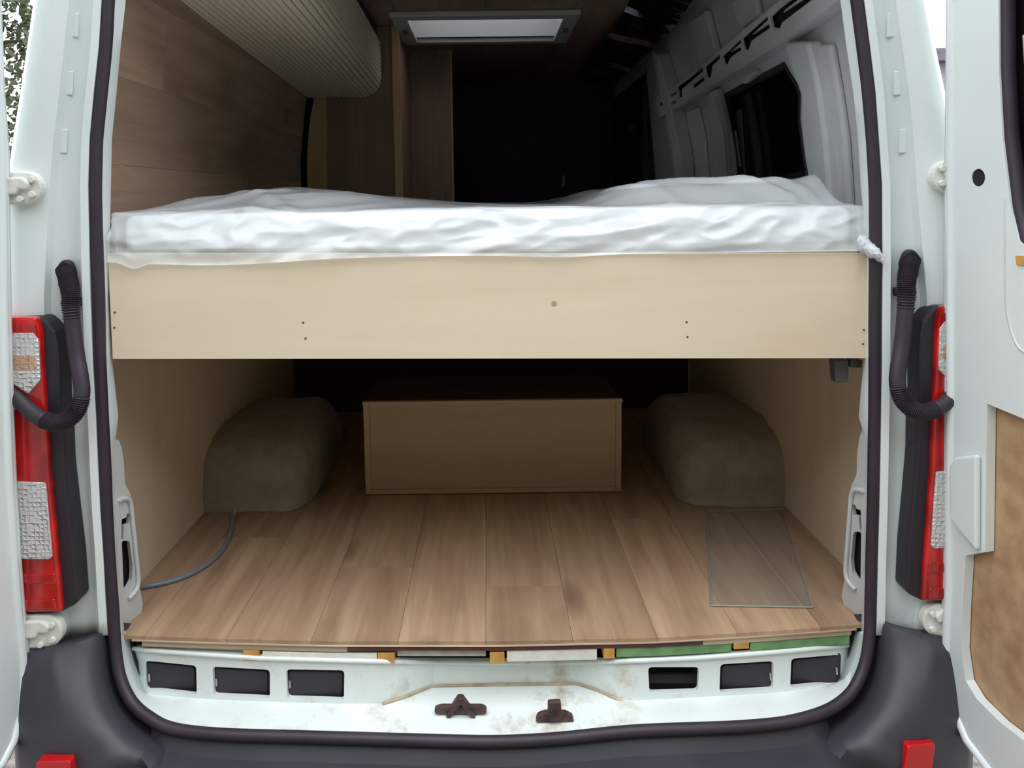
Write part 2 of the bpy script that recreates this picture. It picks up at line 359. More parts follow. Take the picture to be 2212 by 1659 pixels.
for s in (-1, 1):
    rows = []
    for py in ROWS:
        tr, si, so, gr, pe, ou = (interp(T[s], py) for T in (T_TR, T_SI, T_SO, T_GR, T_PE, T_OU))
        k = -s
        q = [(tr, .055), (tr, .03), (si, .004), (so, -.002), (so - k*5, -.016), (so - k*20, -.018), (gr + k*8, .002), (gr, .010), (gr - k*14, .010),
             (pe + k*16, .004), (pe + k*4, -.006), (pe, -.014), (pe*.5+ou*.5, -.030), (ou + k*8, -.026), (ou, -.012)]
        R = [uy(x, py, Y) for x, Y in q]; e = R[-1]
        R += [e + Vector((s*.012, .04, 0)), e + Vector((s*.02, .3, 0))]; rows.append(R)
    MB().grid(rows).build('pillar', 'white', van, smooth=38, solid=.003)
    # pressed pads on the door jamb
    for i, py in enumerate((55, 180, 305)):
        a, g = interp(T_PE[s], py), interp(T_GR[s], py); c = a*.55 + g*.45
        pts = [(c-8, py-26), (c+8, py-26), (c+6, py+26), (c-10, py+26)]
        MB().prism([uy(x, y, .006) for x, y in pts], (0, -.004, 0)).build('jamb_pad', 'white', van, bevel=.0035)
    # side of the van running forward, and its lower skirt
    rows = []
    zb = [(.30, 1.0), (.55, 1.03)]
    for z in (2.50, 2.42, 2.30, 2.1, 1.9, 1.7, 1.5, 1.2, .9, .6, .3):
        py = min(1400, proj((s*1.0, 0, z))[1]); e = uy(interp(T_OU[s], py), py, -.012)
        xo = abs(e.x) + .012 if z < 2.4 else abs(e.x) - .06*(z > 2.45)
        rows.append([Vector((s*(xo + d), Y, z)) for Y, d in ((.03, 0), (.5, .02), (1.5, .03), (3.5, .03), (5.2, -.02))])
    MB().grid(rows).build('body_side', 'white', van, smooth=40, solid=.004)
# header above the opening, roof and nose of the body (above and ahead of the frame)
MB().box((-.92, -.02, 2.37), (.92, .10, 2.50)).build('rear_header', 'white', van, bevel=.02)
HX, HY0, HY1 = .34, 1.70, 2.12            # roof hatch opening
rb = MB()
for a, b in (((-1.0,-.02),(1.0,HY0)), ((-1.0,HY1),(1.0,5.2)), ((-1.0,HY0),(-HX,HY1)), ((HX,HY0),(1.0,HY1))):
    rb.box((a[0], a[1], 2.49), (b[0], b[1], 2.53))
rb.build('roof', 'white', van)
MB().box((-1.03, 5.19, .3), (1.03, 5.25, 2.52)).build('nose', 'white', van)
MB().box((-.95, .12, .40), (.95, 5.2, .50)).build('underbody', 'black', van)

# rubber door seal: one loop round the opening
sl = [uy((interp(T_SO[-1], y)+interp(T_SI[-1], y))/2, y, -.004) for y in range(-420, 1321, 60)]
BOT = [(247,1365,-.008),(252,1420,-.015),(262,1470,-.03),(285,1517,-.05),(322,1550,-.07),(372,1574,-.085),(470,1586,-.10),(620,1591,-.108),(800,1596,-.115),(980,1601,-.118),(1080,1602,-.118),(1200,1596,-.116),(1360,1580,-.112),(1500,1574,-.106),(1600,1570,-.10),(1700,1560,-.092),(1780,1538,-.075),(1828,1508,-.055),(1855,1470,-.035),(1872,1420,-.018),(1879,1365,-.008)]
sm = [uy(x, y, Y) for x, y, Y in BOT]
sr = [uy((interp(T_SO[1], y)+interp(T_SI[1], y))/2, y, -.004) for y in range(1320, -421, -60)]
MB().tube(catmull(sl + sm + sr, 4), .0125, 12).build('door_seal', 'rubber', van, smooth=60)
for part in (BOT[:8], BOT[-8:]):              # painted lip inside the lower corners of the seal
    rows = []
    for p in catmull(part, 4):
        d = Vector((1060 - p.x, 1330 - p.y)).normalized(); k = 1 if abs(p.x - 1060) < 700 else 1.0
        rows.append([uy(p.x + d.x*4, p.y + d.y*4, p.z + .008), uy(p.x + d.x*13, p.y + d.y*13, p.z + .012), uy(p.x + d.x*22, p.y + d.y*22, p.z + .04), uy(p.x + d.x*52, p.y + d.y*34, p.z + .10)])
    MB().grid(rows).build('opening_lip', 'white', van, smooth=60, solid=.002)

# lower inner pillar with slots
for s in (-1, 1):
    def mp(x, y, s=s):
        t = (x - 236)/66; Y = .012 + max(0, min(1.3, t))*.10
        p = (x, y) if s < 0 else mir([(x, y)])[0]
        return uy(p[0], p[1], Y)
    out = [(236,952),(256,950),(262,965),(268,1000),(270,1045),(283,1070),(290,1130),(297,1200),(302,1270),(309,1305),(305,1325),(282,1345),(268,1362),(262,1362),(252,1300),(245,1200),(241,1100),(239,1000)]
    h1 = [(263,1122),(272,1118),(276,1108),(281,1112),(279,1132),(268,1136),(266,1165),(262,1165)]
    h2 = rnd_poly([(263,1168),(280,1168),(287,1225),(285,1255),(272,1277),(267,1270)], 6)
    b = plate(out, [h1, h2], mp, lambda p, s=s: Vector((s*.01, .006, 0)), step=30)
    o = b.build('pillar_lower_trim', 'white_in', van, smooth=30)
    rg = [(256,1078),(278,1080),(285,1130),(292,1200),(296,1262),(276,1292)]
    rr = [mp(x, y) + Vector((-s*.004, -.003, 0)) for x, y in rg]
    MB().tube(catmull(rr, 5), .005, 8).build('pressed_rib', 'white_in', o, smooth=60)
    bk = [mp(x, y) + Vector((s*.02, .02, 0)) for x, y in ((256,1095),(284,1095),(292,1290),(262,1290))]
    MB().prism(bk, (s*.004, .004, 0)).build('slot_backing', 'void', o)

# sill: upright face with six openings, ledge in front of it
LOW = [(264,1458),(278,1480),(300,1494),(330,1503),(470,1513),(600,1518),(740,1522),(830,1521),(880,1505),(935,1483),(1090,1480),(1245,1478),(1290,1492),(1330,1511),(1370,1515),(1500,1508),(1650,1500),(1760,1488),(1815,1474),(1848,1452),(1864,1432)]
UPP = [(262,1394),(330,1403),(470,1413),(560,1419),(740,1424),(870,1427),(1090,1428),(1280,1427),(1340,1426),(1500,1419),(1650,1408),(1760,1398),(1868,1387)]
def ylow(px):
    lo = interp(LOW, px); return uz(px, lo, ZL).y
def sillmap(px, py): return uy(px, py, ylow(px))
HOLES = [[(314,1427),(424,1438),(425,1502),(317,1490)], [(459,1440),(583,1447),(583,1509),(462,1503)], [(618,1446),(744,1448),(743,1513),(621,1509)],
         [(1400,1441),(1510,1441),(1508,1494),(1403,1497)], [(1556,1435),(1671,1428),(1670,1490),(1554,1497)], [(1709,1423),(1814,1414),(1811,1477),(1707,1486)]]
outer = UPP + LOW[::-1]
sill = plate(outer, [rnd_poly(h, 9) for h in HOLES], sillmap, (0, .012, 0), step=22).build('sill_face', 'sill', van, smooth=25)
def ytop(px): return interp([(278,.03),(560,0),(870,-.005),(1090,-.005),(1280,0),(1858,.03)], px)
for i, h in enumerate(HOLES):
    c = (sum(p[0] for p in h)/4, sum(p[1] for p in h)/4)
    big = [(c[0]+(x-c[0])*1.06, c[1]+(y-c[1])*1.10) for x, y in h]
    q = [uy(x, y, ylow(c[0]) + .020) for x, y in rnd_poly(big, 9)]
    if i != 3:
        o = MB().prism(q, (0, .01, 0)).build('sill_plug', 'plug', van)
        sm2 = [(c[0]+(x-c[0])*.93, c[1]+(y-c[1])*.90) for x, y in h]
        MB().prism([uy(x, y, ylow(c[0]) + .016) for x, y in rnd_poly(sm2, 9)], (0, .006, 0)).build('plug_face', 'plug', o, bevel=.002)
        k = -1 if i < 3 else 1
        xe = h[0][0]+7 if i < 3 else h[1][0]-7
        MB().prism([uy(x, y, ylow(c[0])+.012) for x, y in ((xe-1,c[1]-7),(xe+2,c[1]-7),(xe+3,c[1]+8),(xe,c[1]+8))], (0,.003,0)).build('plug_clip', 'greyplastic', o)
    else:                                    # open slot: a grey ledge crosses the dark cavity
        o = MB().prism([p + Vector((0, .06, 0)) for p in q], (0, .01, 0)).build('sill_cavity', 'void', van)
        MB().prism([uy(x, y, ylow(c[0]) + .05) for x, y in ((1395,1458),(1515,1458),(1515,1476),(1395,1476))], (0, .01, 0)).build('cavity_ledge', 'darkgrey', o)
# rim on top of the face and the ledge
rim = [uy(x, y, ylow(x) - .004) for x, y in dens(UPP, 40)[:-30] if True]
rim = [uy(x, interp(UPP, x) + 3, ylow(x) - .003) for x in range(264, 1867, 20)]
MB().tube(rim, .005, 8).build('sill_rim', 'sill', van, smooth=60)
def seal_in(px):
    pts = [(x, y) for x, y, Y in BOT if 1]
    return interp(pts[2:-2], px)
rows = []
for px in range(276, 1851, 18):
    a = uz(px, interp(LOW, px), ZL); sy = seal_in(px) - 8
    fr = uy(px, max(sy, interp(LOW, px)+2), min(a.y - .002, interp([(x, Y) for x, y, Y in BOT[2:-2]], px) + .012))
    mid = a.lerp(fr, .5); mid.z = max(mid.z, fr.z + .004)
    rows.append([a + Vector((0, .01, .004)), a, mid, fr, fr + Vector((0, .004, -.03))])
MB().grid(rows).build('sill_ledge', 'sill', van, smooth=50, solid=.003)
MB().tube([uz(x, interp(LOW, x), ZL) + Vector((0, -.003, .003)) for x in range(826, 1352, 12)], .0035, 8).build('sealant_bead', 'sealant', van, smooth=60)
# latch strikers on the ledge
def flat(pts, Y, th): return MB().prism([uy(x, y, Y) for x, y in pts], (0, th, 0))
YB = uz(1000, 1547, ZL).y
o = flat(rnd_poly([(938,1532),(952,1527),(1042,1527),(1052,1533),(1050,1543),(940,1543)], 5), YB+.008, .012).build('striker_plate', 'rust', van, bevel=.001)
flat([(963,1550),(988,1511),(1000,1511),(1028,1550),(1018,1552),(995,1524),(972,1552)], YB, .02).build('striker_loop', 'rust', o, bevel=.002)
flat([(972,1548),(992,1514),(998,1514),(1020,1548)], YB+.016, .006).build('striker_web', 'black', o)
YB2 = uz(1198, 1560, ZL).y
o = flat(rnd_poly([(1157,1560),(1162,1548),(1178,1542),(1222,1542),(1238,1550),(1240,1560)], 4), YB2+.006, .015).build('striker_plate', 'rust', van, bevel=.001)
flat(rnd_poly([(1184,1519),(1212,1517),(1214,1558),(1183,1559)], 4), YB2, .014).build('striker_post', 'rust', o, bevel=.002)

# bumper: middle step and the two rising corners
top = [(x, y) for x, y, Y in BOT]
rows = []
for i in range(0, 41):
    px = 330 + (1785-330)*i/40
    sy = interp(top[4:-4], px) + 11; Ys = interp([(x, Y) for x, y, Y in BOT[4:-4]], px) + .008
    a = uy(px, sy, Ys)
    rows.append([a + Vector((0, .02, .0)), a, a + Vector((0, -.012, -.018)), a + Vector((0, -.020, -.030)), a + Vector((0, -.07, -.034)), a + Vector((0, -.16, -.040)), a + Vector((0, -.175, -.06)), a + Vector((0, -.17, -.28))])
bum = MB().grid(rows)
def corner(s):
    A = [(238,1360,.012),(243,1420,.008),(250,1470,-.0),(268,1520,-.018),(306,1564,-.04),(352,1596,-.058),(366,1604,-.062),(378,1612,-.064)]
    B = [(205,1376,-.035),(205,1420,-.05),(212,1480,-.075),(232,1540,-.10),(262,1590,-.125),(300,1632,-.14),(330,1680,-.15),(345,1790,-.15)]
    C = [(150,1394,-.05),(130,1430,-.075),(135,1500,-.11),(155,1570,-.135),(190,1630,-.15),(220,1680,-.16),(250,1730,-.075),(260,1860,-.075)]
    D = [(100,1399,-.05),(100,1432,-.075),(95,1500,-.10),(100,1580,-.12),(120,1650,-.13),(140,1710,-.135),(160,1760,-.135),(170,1890,-.135)]
    E = [(52,1404,-.03),(48,1435,-.04),(40,1500,-.05),(34,1580,-.06),(36,1660,-.06),(40,1720,-.06),(44,1780,-.06),(48,1890,-.06)]
    rows = []
    for pts in zip(*(catmull(c, 4) for c in (A, B, C, D, E))):
        ps = [(p.x, p.y) if s < 0 else mir([(p.x, p.y)])[0] for p in pts]
        R = [uy(x, y, p.z) for (x, y), p in zip(ps, pts)]
        R.append(R[-1] + Vector((s*.02, .25, 0)))
        R.insert(0, R[0] + Vector((-s*.03, .05, -.03)))
        rows.append(catmull(R, 3))
    # lip along the top so that the plastic has thickness
    rows.insert(0, [p + Vector((0, .03, -.004)) for p in rows[0]])
    return rows
bum.grid(corner(-1)); bum.grid(corner(1))
bumper = bum.build('bumper', 'bumper', van, smooth=45, solid=.004)
for x0, x1 in ((575, 690), (735, 760), (985, 1090)):
    a, b2 = uy(x0, 1626, -.075), uy(x1, 1626, -.075)
    MB().box((a.x, -.235, a.z-.012), (b2.x, -.17, a.z-.006)).build('step_tread', 'bumper', bumper, bevel=.002)
for s, pts in ((-1, [(75,1648),(150,1644),(158,1700),(95,1730)]), (1, [(1962,1612),(2022,1606),(2010,1690),(1948,1690)])):
    q = [uy(x, y, -.176 + (abs(x-1055)-880)*.00030) for x, y in rnd_poly(pts, 8)]
    MB().prism(q, (0, .05, 0)).build('reflector', 'redplain', bumper, bevel=.003)

# tail lights
for s in (-1, 1):
    def tp(pts, Y, s=s): return [uy(x, y, Y) for x, y in (pts if s < 0 else mir(pts))]
    right = [(88,684),(104,697),(120,716),(127,750),(129,790),(131,870),(136,920),(139,1000),(150,1100),(162,1200),(169,1298),(160,1308),(134,1322)]
    inner = [(80,686),(88,720),(93,800),(98,880),(103,960),(107,1030),(114,1100),(123,1200),(130,1270),(134,1322)]
    house = right + [(60,1328),(0,1326),(-12,1000),(-12,684)]
    t = MB().prism(tp(house, -.040), (0, .05, 0)).build('tail_light', 'black', van, bevel=.006)
    lens = [(x-1, y) for x, y in inner] + [(60,1324),(2,1322),(-9,1000),(-9,684)]
    MB().prism(tp(lens, -.052), (0, .02, 0)).build('red_lens', 'red', t, bevel=.005)
    MB().prism(tp(rnd_poly([(-6,720),(72,719),(82,735),(86,822),(60,852),(-2,808)], 5), -.056), (0, .01, 0)).build('clear_lens', 'clear', t, bevel=.002)
    MB().prism(tp(rnd_poly([(-4,700),(76,701),(80,735),(-4,735)], 3), -.0545), (0, .008, 0)).build('lens_band', 'red', t)
    MB().prism(tp(rnd_poly([(-6,845),(28,850),(42,868),(25,895),(-6,898)], 5), -.056), (0, .01, 0)).build('clear_lens', 'clear', t, bevel=.002)
    MB().prism(tp(rnd_poly([(-4,1040),(97,1043),(103,1100),(112,1203),(106,1209),(-2,1207)], 6), -.056), (0, .01, 0)).build('clear_lens', 'clear', t, bevel=.002)
    MB().prism(tp(rnd_poly([(-4,765),(78,768),(80,802),(-4,800)], 12), -.0566), (0, .008, 0)).build('amber_bulb', 'amber', t, bevel=.002)
    for yy in (1240, 1295):
        MB().prism(tp(rnd_poly([(10,yy),(118,yy),(122,yy+22),(12,yy+22)], 6), -.055), (0, .008, 0)).build('lens_rib', 'red', t, bevel=.003)
# hinges
for s in (-1, 1):
    for cy, cx, r in ((406, 52, 38), (1366, 96, 38)):
        def hp(pts, Y, s=s): return [uy(x, y, Y) for x, y in (pts if s < 0 else mir(pts))]
        pl = [(cx + r*1.0*math.cos(a), cy + r*.95*math.sin(a)) for a in [math.radians(k) for k in range(-90, 91, 15)]]
        pl = [(cx-45, cy-36)] + pl + [(cx-45, cy+36)]
        h = MB().prism(hp(pl, -.046), (0, .022, 0)).build('hinge', 'hinge', van, bevel=.004)
        MB().prism(hp([(cx-44,cy-22),(cx-8,cy-24),(cx+10,cy-10),(cx+4,cy+4),(cx-14,cy+2),(cx-20,cy+14),(cx-44,cy+16)], -.058), (0, .014, 0)).build('hinge_arm', 'hinge', h, bevel=.004)
        for bx, by in ((18,-18),(20,14),(-6,24)):
            p = hp([(cx+bx, cy+by)], -.047)[0]
            MB().cyl(p, p + Vector((0, -.008, 0)), .007, 6).build('hinge_bolt', 'hinge', h, bevel=.001)

# ================================================================== rear doors, swung open
def door(name, s, A, B, ang, edge_px, label):
    D = Vector((s*math.sin(ang), -math.cos(ang), 0)); e = (B - A)/(B.z - A.z); n = D.cross(e).normalized()
    if n.x*s < 0: n = -n                      # n points to the outside of the door
    def pt(a, z, d=0): return A + D*a + e*(z - A.z) + n*d
    def sz(px, py):
        P = upl(px, py, A, n); k = P.z - A.z; return ((P - A - e*k).dot(D), P.z)
    d = thing(name, tuple(pt(0.05, .55)), label, 'van door', kind='structure')
    ed = [sz(x, y) for x, y in edge_px]
    lb = ed[-1]
    outl = [(ed[0][0]+.02, 2.38), (ed[0][0], 2.30)] + ed + [(max(lb[0]+.12, .36), min(.47, lb[1]-.02)), (.76, .46), (.79, .50), (.79, 2.30), (.76, 2.38)]
    return d, pt, sz, outl
RA, RB = uy(2043, 200, -.05), uy(2036, 1250, -.05)
d2, pt2, sz2, out2 = door('door_2', 1, RA, RB, math.radians(4),
    [(2043,200),(2040,400),(2039,640),(2040,900),(2037,1250),(2031,1380),(2032,1440),(2045,1520),(2075,1590),(2120,1650),(2160,1700)],
    'open rear van door on the right with a round black hole and brown chipboard lining')
LA, LB = uy(20, 330, -.05), uy(62, 1410, -.05)
d1, pt1, sz1, out1 = door('door_1', -1, LA, LB, math.radians(7),
    [(10,200),(20,330),(22,500),(25,700),(30,900),(36,1050),(45,1200),(55,1330),(64,1410),(66,1450),(60,1530),(45,1590),(20,1640),(0,1662)],
    'open rear van door at the left edge, seen almost edge-on')
win = [sz2(x, y) for x, y in ((2152,-15),(2158,150),(2166,300),(2184,450),(2200,545))]
zb = win[-1][1]
win = [(win[0][0]+.03, 2.22), (win[0][0], 2.15)] + win[1:-1] + [(win[-1][0], zb+.02), (win[-1][0]+.03, zb), (.66, zb-.01), (.70, zb+.04), (.70, 2.15), (.66, 2.22)]
pan = [sz2(x, y) for x, y in ((2132,872),(2212,905))] 
low = [sz2(x, y) for x, y in ((2128,1192),(2086,1200),(2080,1300),(2076,1400),(2086,1470),(2110,1510),(2160,1560),(2212,1600))]
pan = [pan[0], pan[1], (.70, pan[1][1]-.02), (.70, low[-1][1]-.05)] + low[::-1]
for d, pt, out, ds, s in ((d1, pt1, out1, 0.02, -1), (d2, pt2, out2, 0, 1)):
    W = [(a+ds, z) for a, z in win]; PN = [(a+ds, z) for a, z in pan]
    holes = [W, PN]
    if s > 0:
        c = sz2(2113, 384); holes.append([(c[0]+.0185*math.cos(k*math.pi/10), c[1]+.0165*math.sin(k*math.pi/10)) for k in range(20)])
    f = lambda a, z, pt=pt: pt(a, z)
    nrm = pt(0, 1, 1) - pt(0, 1, 0)
    plate(out, holes, f, nrm*.018, step=.06).build('inner_frame', 'white', d, smooth=40)
    plate(out, [W], lambda a, z, pt=pt: pt(a, z, .05), nrm*.006, step=.08).build('outer_skin', 'white', d, smooth=40)
    # edge flange joins inner frame and skin
    n = len(out); fl = MB().grid([[pt(*out[i % n]), pt(*out[i % n], .05)] for i in range(n+1)]); fl.build('edge_flange', 'white', d, smooth=40, solid=.003)
    m = (sum(p[0] for p in PN)/len(PN), sum(p[1] for p in PN)/len(PN))
    grow = lambda P, m, k: [(m[0]+(a-m[0])*k, m[1]+(z-m[1])*k) for a, z in P]
    plate(grow(PN, m, 1.03), [], lambda a, z, pt=pt: pt(a, z, .020), nrm*.012).build('chipboard_lining', 'chip', d)
    wm = (sum(p[0] for p in W)/len(W), sum(p[1] for p in W)/len(W))
    plate(grow(W, wm, 1.04), [], lambda a, z, pt=pt: pt(a, z, .034), nrm*.005).build('door_glass', 'clearpane', d)
    MB().tube([pt(a, z, .016) for a, z in W + W[:1]], .013, 10).build('window_rubber', 'rubber', d, smooth=60)
    MB().tube([pt(a+.05*(1 if a < .4 else -1), z*.96+.06, .03) for a, z in W + W[:1]], .010, 8).build('glass_border', 'black', d, smooth=60)
    # pressed ridge that runs along the hinge edge, and the latch pocket beside the lining
    ridge = [out[k] for k in range(1, len(out)-5)]
    MB().tube([pt(a+.020, z+.004, .002) for a, z in ridge], .010, 8).build('pressed_ridge', 'white', d, smooth=60)
    if s > 0:
        MB().prism([pt(*sz2(x, y), -.001) for x, y in ((2088,985),(2122,982),(2121,1188),(2096,1160),(2064,1120),(2064,1005),(2074,988))], -nrm*.012).build('door_pocket', 'white', d, bevel=.005)
        cr = [sz2(x, y) for x, y in ((2172,430),(2172,560),(2174,660),(2186,720),(2200,750),(2214,762),(2240,790))]
        MB().tube([pt(a, z, .001) for a, z in catmull([(a, z, 0) for a, z in cr], 4) for a, z in [(a, z)]] if False else [pt(p.x, p.y, .001) for p in catmull([(a, z, 0) for a, z in cr], 4)], .003, 8).build('pressed_crease', 'white_in', d, smooth=60)
        bl = [sz2(x, y) for x, y in ((2192,75),(2203,78),(2214,235),(2202,240))]
        MB().prism([pt(a, z, .012) for a, z in bl], nrm*.012).build('window_strip', 'greyplastic', d, bevel=.003)  # narrow grey strip at the window opening
        wd = [sz2(x, y) for x, y in ((2196,552),(2216,552),(2216,574),(2198,572))]
        MB().prism([pt(a, z, -.003) for a, z in wd], nrm*.02).build('wood_shim', 'block', d, bevel=.001)
        MB().cyl(pt(c[0], c[1], .002), pt(c[0], c[1], .010), .018, 20).build('round_hole_shade', 'void', d)  # dark disc gives the hole its shade by colour

# ================================================================== inside the van: floor
def yfront(X):                                # the floor edge bows towards the doors
    return interp([(-.82,.022),(-.6,.004),(-.35,-.012),(0,-.020),(.35,-.014),(.6,.006),(.82,.030)], X)
floor = thing('floor', (0, 1, FZ-.06), 'brown wood laminate floor of the van load space', 'floor', kind='structure')
XS = [(px-X0)/1700*1.69 for px in (285, 472, 660, 850, 1040, 1228, 1412, 1590, 1780)]
XS = [-.88] + [x for x in XS if abs(x) < .80] + [.90]
JOINT = [.95, .52, 1.3, .33, 1.1, .22, 1.35, .62, .11, .9, .5]
for i, (a, b) in enumerate(zip(XS, XS[1:])):
    g = .0004; a2, b2 = a + g, b - g
    cuts = [None, JOINT[i % len(JOINT)], JOINT[i % len(JOINT)] + 1.2, 2.75]
    for c0, c1 in zip(cuts, cuts[1:]):
        if c0 is None:
            xs = [a2 + (b2-a2)*k/4 for k in range(5)]
            if i == 0: xs = [-.85] + [x for x in xs if x > -.84]
            if i == len(XS)-2: xs = [x for x in xs if x < .84] + [.85]
            poly = [(x, yfront(x)) for x in xs]
            if i == 0: poly = [(-.85, .075), ] + poly; poly = [(a2, c1-g), (a2, .075)] + poly[0:] + [(b2, c1-g)]
            elif i == len(XS)-2: poly = poly + [(.85, .075), (b2, .075), (b2, c1-g), (a2, c1-g)]
            else: poly = poly + [(b2, c1-g), (a2, c1-g)]
        else:
            poly = [(a2, c0+g), (b2, c0+g), (b2, min(c1, 2.75)-g), (a2, min(c1, 2.75)-g)]
            if c0 > 2.7: continue
        MB().prism([(x, y, FZ-.008) for x, y in poly], (0, 0, .008)).build('floor_plank', 'floorwood', floor)
def strip(name, x0, x1, z0, z1, m, inset, dep=.10, n=14, bev=0):
    xs = [x0 + (x1-x0)*k/n for k in range(n+1)]
    fr = [(x, yfront(x) + inset) for x in xs]
    poly = [(x, y, z0) for x, y in fr] + [(x1, fr[-1][1]+dep, z0), (x0, fr[0][1]+dep, z0)]
    return MB().prism(poly, (0, 0, z1-z0)).build(name, m, floor, bevel=bev)
wx = lambda px: (px - X0)/1700*1.70
strip('laminate_lip', wx(262), wx(1858), FZ-.011, FZ-.0085, 'plyedge', -.003)
strip('subfloor_board', wx(282), wx(740), FZ-.026, FZ-.0115, 'plyedge', .004)
strip('subfloor_board', wx(740)+.001, wx(1510), FZ-.022, FZ-.0115, 'redply', .001)
strip('subfloor_board', wx(1510)+.001, wx(1848), FZ-.024, FZ-.0115, 'plyedge', .002)
for a, b, z0, z1, m in ((284,508,.050,.030,'foamc'),(552,804,.046,.030,'foamw'),(846,1040,.044,.028,'foamc'),(1085,1280,.050,.024,'foamw'),(1322,1576,.045,.022,'green'),(1618,1846,.046,.026,'green')):
    strip('insulation_strip', wx(a), wx(b), FZ-z0, FZ-z1, m, .004 if m != 'foamc' else .016, bev=.0015)
for a, b, z0, z1 in ((510,546,.050,.027),(806,842,.052,.028),(1048,1080,.050,.026),(1294,1318,.046,.022),(1580,1614,.038,.024)):
    strip('batten_block', wx(a), wx(b), FZ-z0, FZ-z1, 'block', .001, n=2, bev=.001)
MB().box((-.80, .05, FZ-.055), (.80, 2.75, FZ-.052)).build('floor_pan', 'white_in', floor)

# ================================================================== walls, ceiling
XL = [(1.2,-.812),(1.6,-.812),(1.78,-.81),(2.03,-.778),(2.35,-.70)]
wl = thing('wall_left', (-.85, 1, FZ), 'brown laminate planks and pale plywood lining on the left inside wall', 'wall', kind='structure')
z = 1.30; r = 0
while z < ZC - .01:
    z1 = min(z + .19, ZC); y = .062; k = 0
    while y < 1.84:
        y1 = min(1.84, y + ((.45, .95, .7, .3, .8, .55)[r % 6] if k == 0 else 1.15))
        pr = [(interp(XL, zz), zz) for zz in (z+.0003, (z+z1)/2, z1-.0003)]
        poly = [(x, y+.0003, zz) for x, zz in pr] + [(x-.009, y+.0003, zz) for x, zz in pr[::-1]]
        MB().prism(poly, (0, y1-y-.0006, 0)).build('wall_plank', 'wallwood', wl)
        y = y1; k += 1
    z = z1; r += 1
MB().box((-.894, .10, FZ), (-.88, 2.6, 1.50)).build('plywood_panel', 'birchY', wl)
MB().box((-.894, .1, 1.5005), (-.83, 2.6, 1.505)).build('plywood_cap', 'birchY', wl)
MB().add([(-.88,.06,1.51),(-.88,2.6,1.51),(-.88,2.6,2.42),(-.88,.06,2.42),(-.90,.06,1.51),(-.90,2.6,1.51),(-.90,2.6,2.42),(-.90,.06,2.42)],
         [(0,1,2,3),(4,7,6,5),(0,4,5,1),(1,5,6,2),(2,6,7,3),(3,7,4,0)]).build('insulation_backing', 'lining', wl)
ce = thing('ceiling', (0, 1, ZC), 'dark wood-grain boards on the van ceiling around the roof hatch', 'ceiling', kind='structure')
cx = [-.74, -.56, -.36, -.18, 0, .18, .36, .56, .74]
for a, b in zip(cx, cx[1:]):
    inside = a > -.37 and b < .37
    for y0, y1 in (((.06, HY0-.01), (HY1+.01, 3.6)) if inside else ((.06, 1.5), (1.5, 3.6))):
        MB().box((a+.0008, y0+.0008, ZC), (b-.0008, y1-.0008, ZC+.012)).build('ceiling_board', 'ceilwood', ce)
wf = thing('wall_front', (0, 3.6, FZ), 'dark partition closing off the cab at the far end', 'wall', kind='structure')
MB().box((-.95, 3.6, .5), (.95, 3.63, 2.49)).build('partition_face', 'cabdark', wf)
p = uy(1217, 392, 3.58); MB().box((p.x-.012, 3.57, p.z-.04), (p.x+.012, 3.6, p.z+.04)).build('handle', 'greyplastic', wf, bevel=.006)

# right wall: bare metal with ribs, slotted rail and a window opening
RP, RN = Vector((.885, 0, 1.60)), Vector((1, 0, .10)).normalized()
wr = thing('wall_right', (.89, 1, FZ), 'bare grey metal side wall with ribs and a slotted rail above the window', 'wall', kind='structure')
def rw(px, py, off=0): return upl(px, py, RP - RN*off, RN)
def onw(Y, Z, off=0):
    X = RP.x - (Z - RP.z)*.10; return Vector((X, Y, Z)) - RN*off
def yz(px, py):
    p = rw(px, py); return (p.y, p.z)
WIN = [(1563,208),(1620,178),(1695,139),(1707,162),(1722,186),(1728,205),(1727,260),(1736,333),(1746,388),(1752,450),(1600,450),(1588,388),(1573,278),(1565,231)]
WINyz = [yz(x, y) for x, y in WIN]
outw = [(.055, 1.30), (2.5, 1.30), (2.5, 2.36), (.055, 2.36)]
plate(outw, [WINyz], lambda a, b: onw(a, b), RN*.004).build('wall_skin', 'white_in', wr)
def wpart(name, pts, off, th, m, bev=.004, parent=None):
    return MB().prism([rw(x, y, off) for x, y in pts], RN*th).build(name, m, parent or wr, bevel=bev)
wpart('wall_rib', [(1692,92),(1742,92),(1757,150),(1768,210),(1780,300),(1792,450),(1754,450),(1744,388),(1737,333),(1729,260),(1730,205),(1712,165)], .045, .045, 'white_in', .01)
wpart('wall_rib', [(1752,100),(1790,96),(1808,200),(1822,300),(1832,450),(1804,450),(1794,320),(1778,200)], .02, .02, 'white_in', .008)
wpart('wall_rib', [(1528,200),(1545,192),(1560,260),(1572,330),(1582,450),(1560,450),(1552,380),(1540,270)], .03, .03, 'white_in', .008)
wpart('wall_rib', [(1408,108),(1418,118),(1438,190),(1455,270),(1468,340),(1476,450),(1464,450),(1452,330),(1436,250),(1418,170)], .06, .06, 'white_in', .006)
wpart('wall_rib', [(1484,240),(1506,232),(1520,300),(1532,450),(1512,450),(1500,320)], .015, .015, 'white_in', .006)
wpart('wall_rib', [(1487,45),(1522,22),(1536,75),(1548,118),(1512,142),(1500,100)], .025, .025, 'white_in', .008)
wpart('wall_rib', [(1575,5),(1625,-25),(1640,35),(1600,62),(1588,40)], .02, .02, 'white_in', .008)
wpart('window_lintel', [(1600,172),(1630,152),(1634,160),(1606,182)], .02, .02, 'white_in', .003)
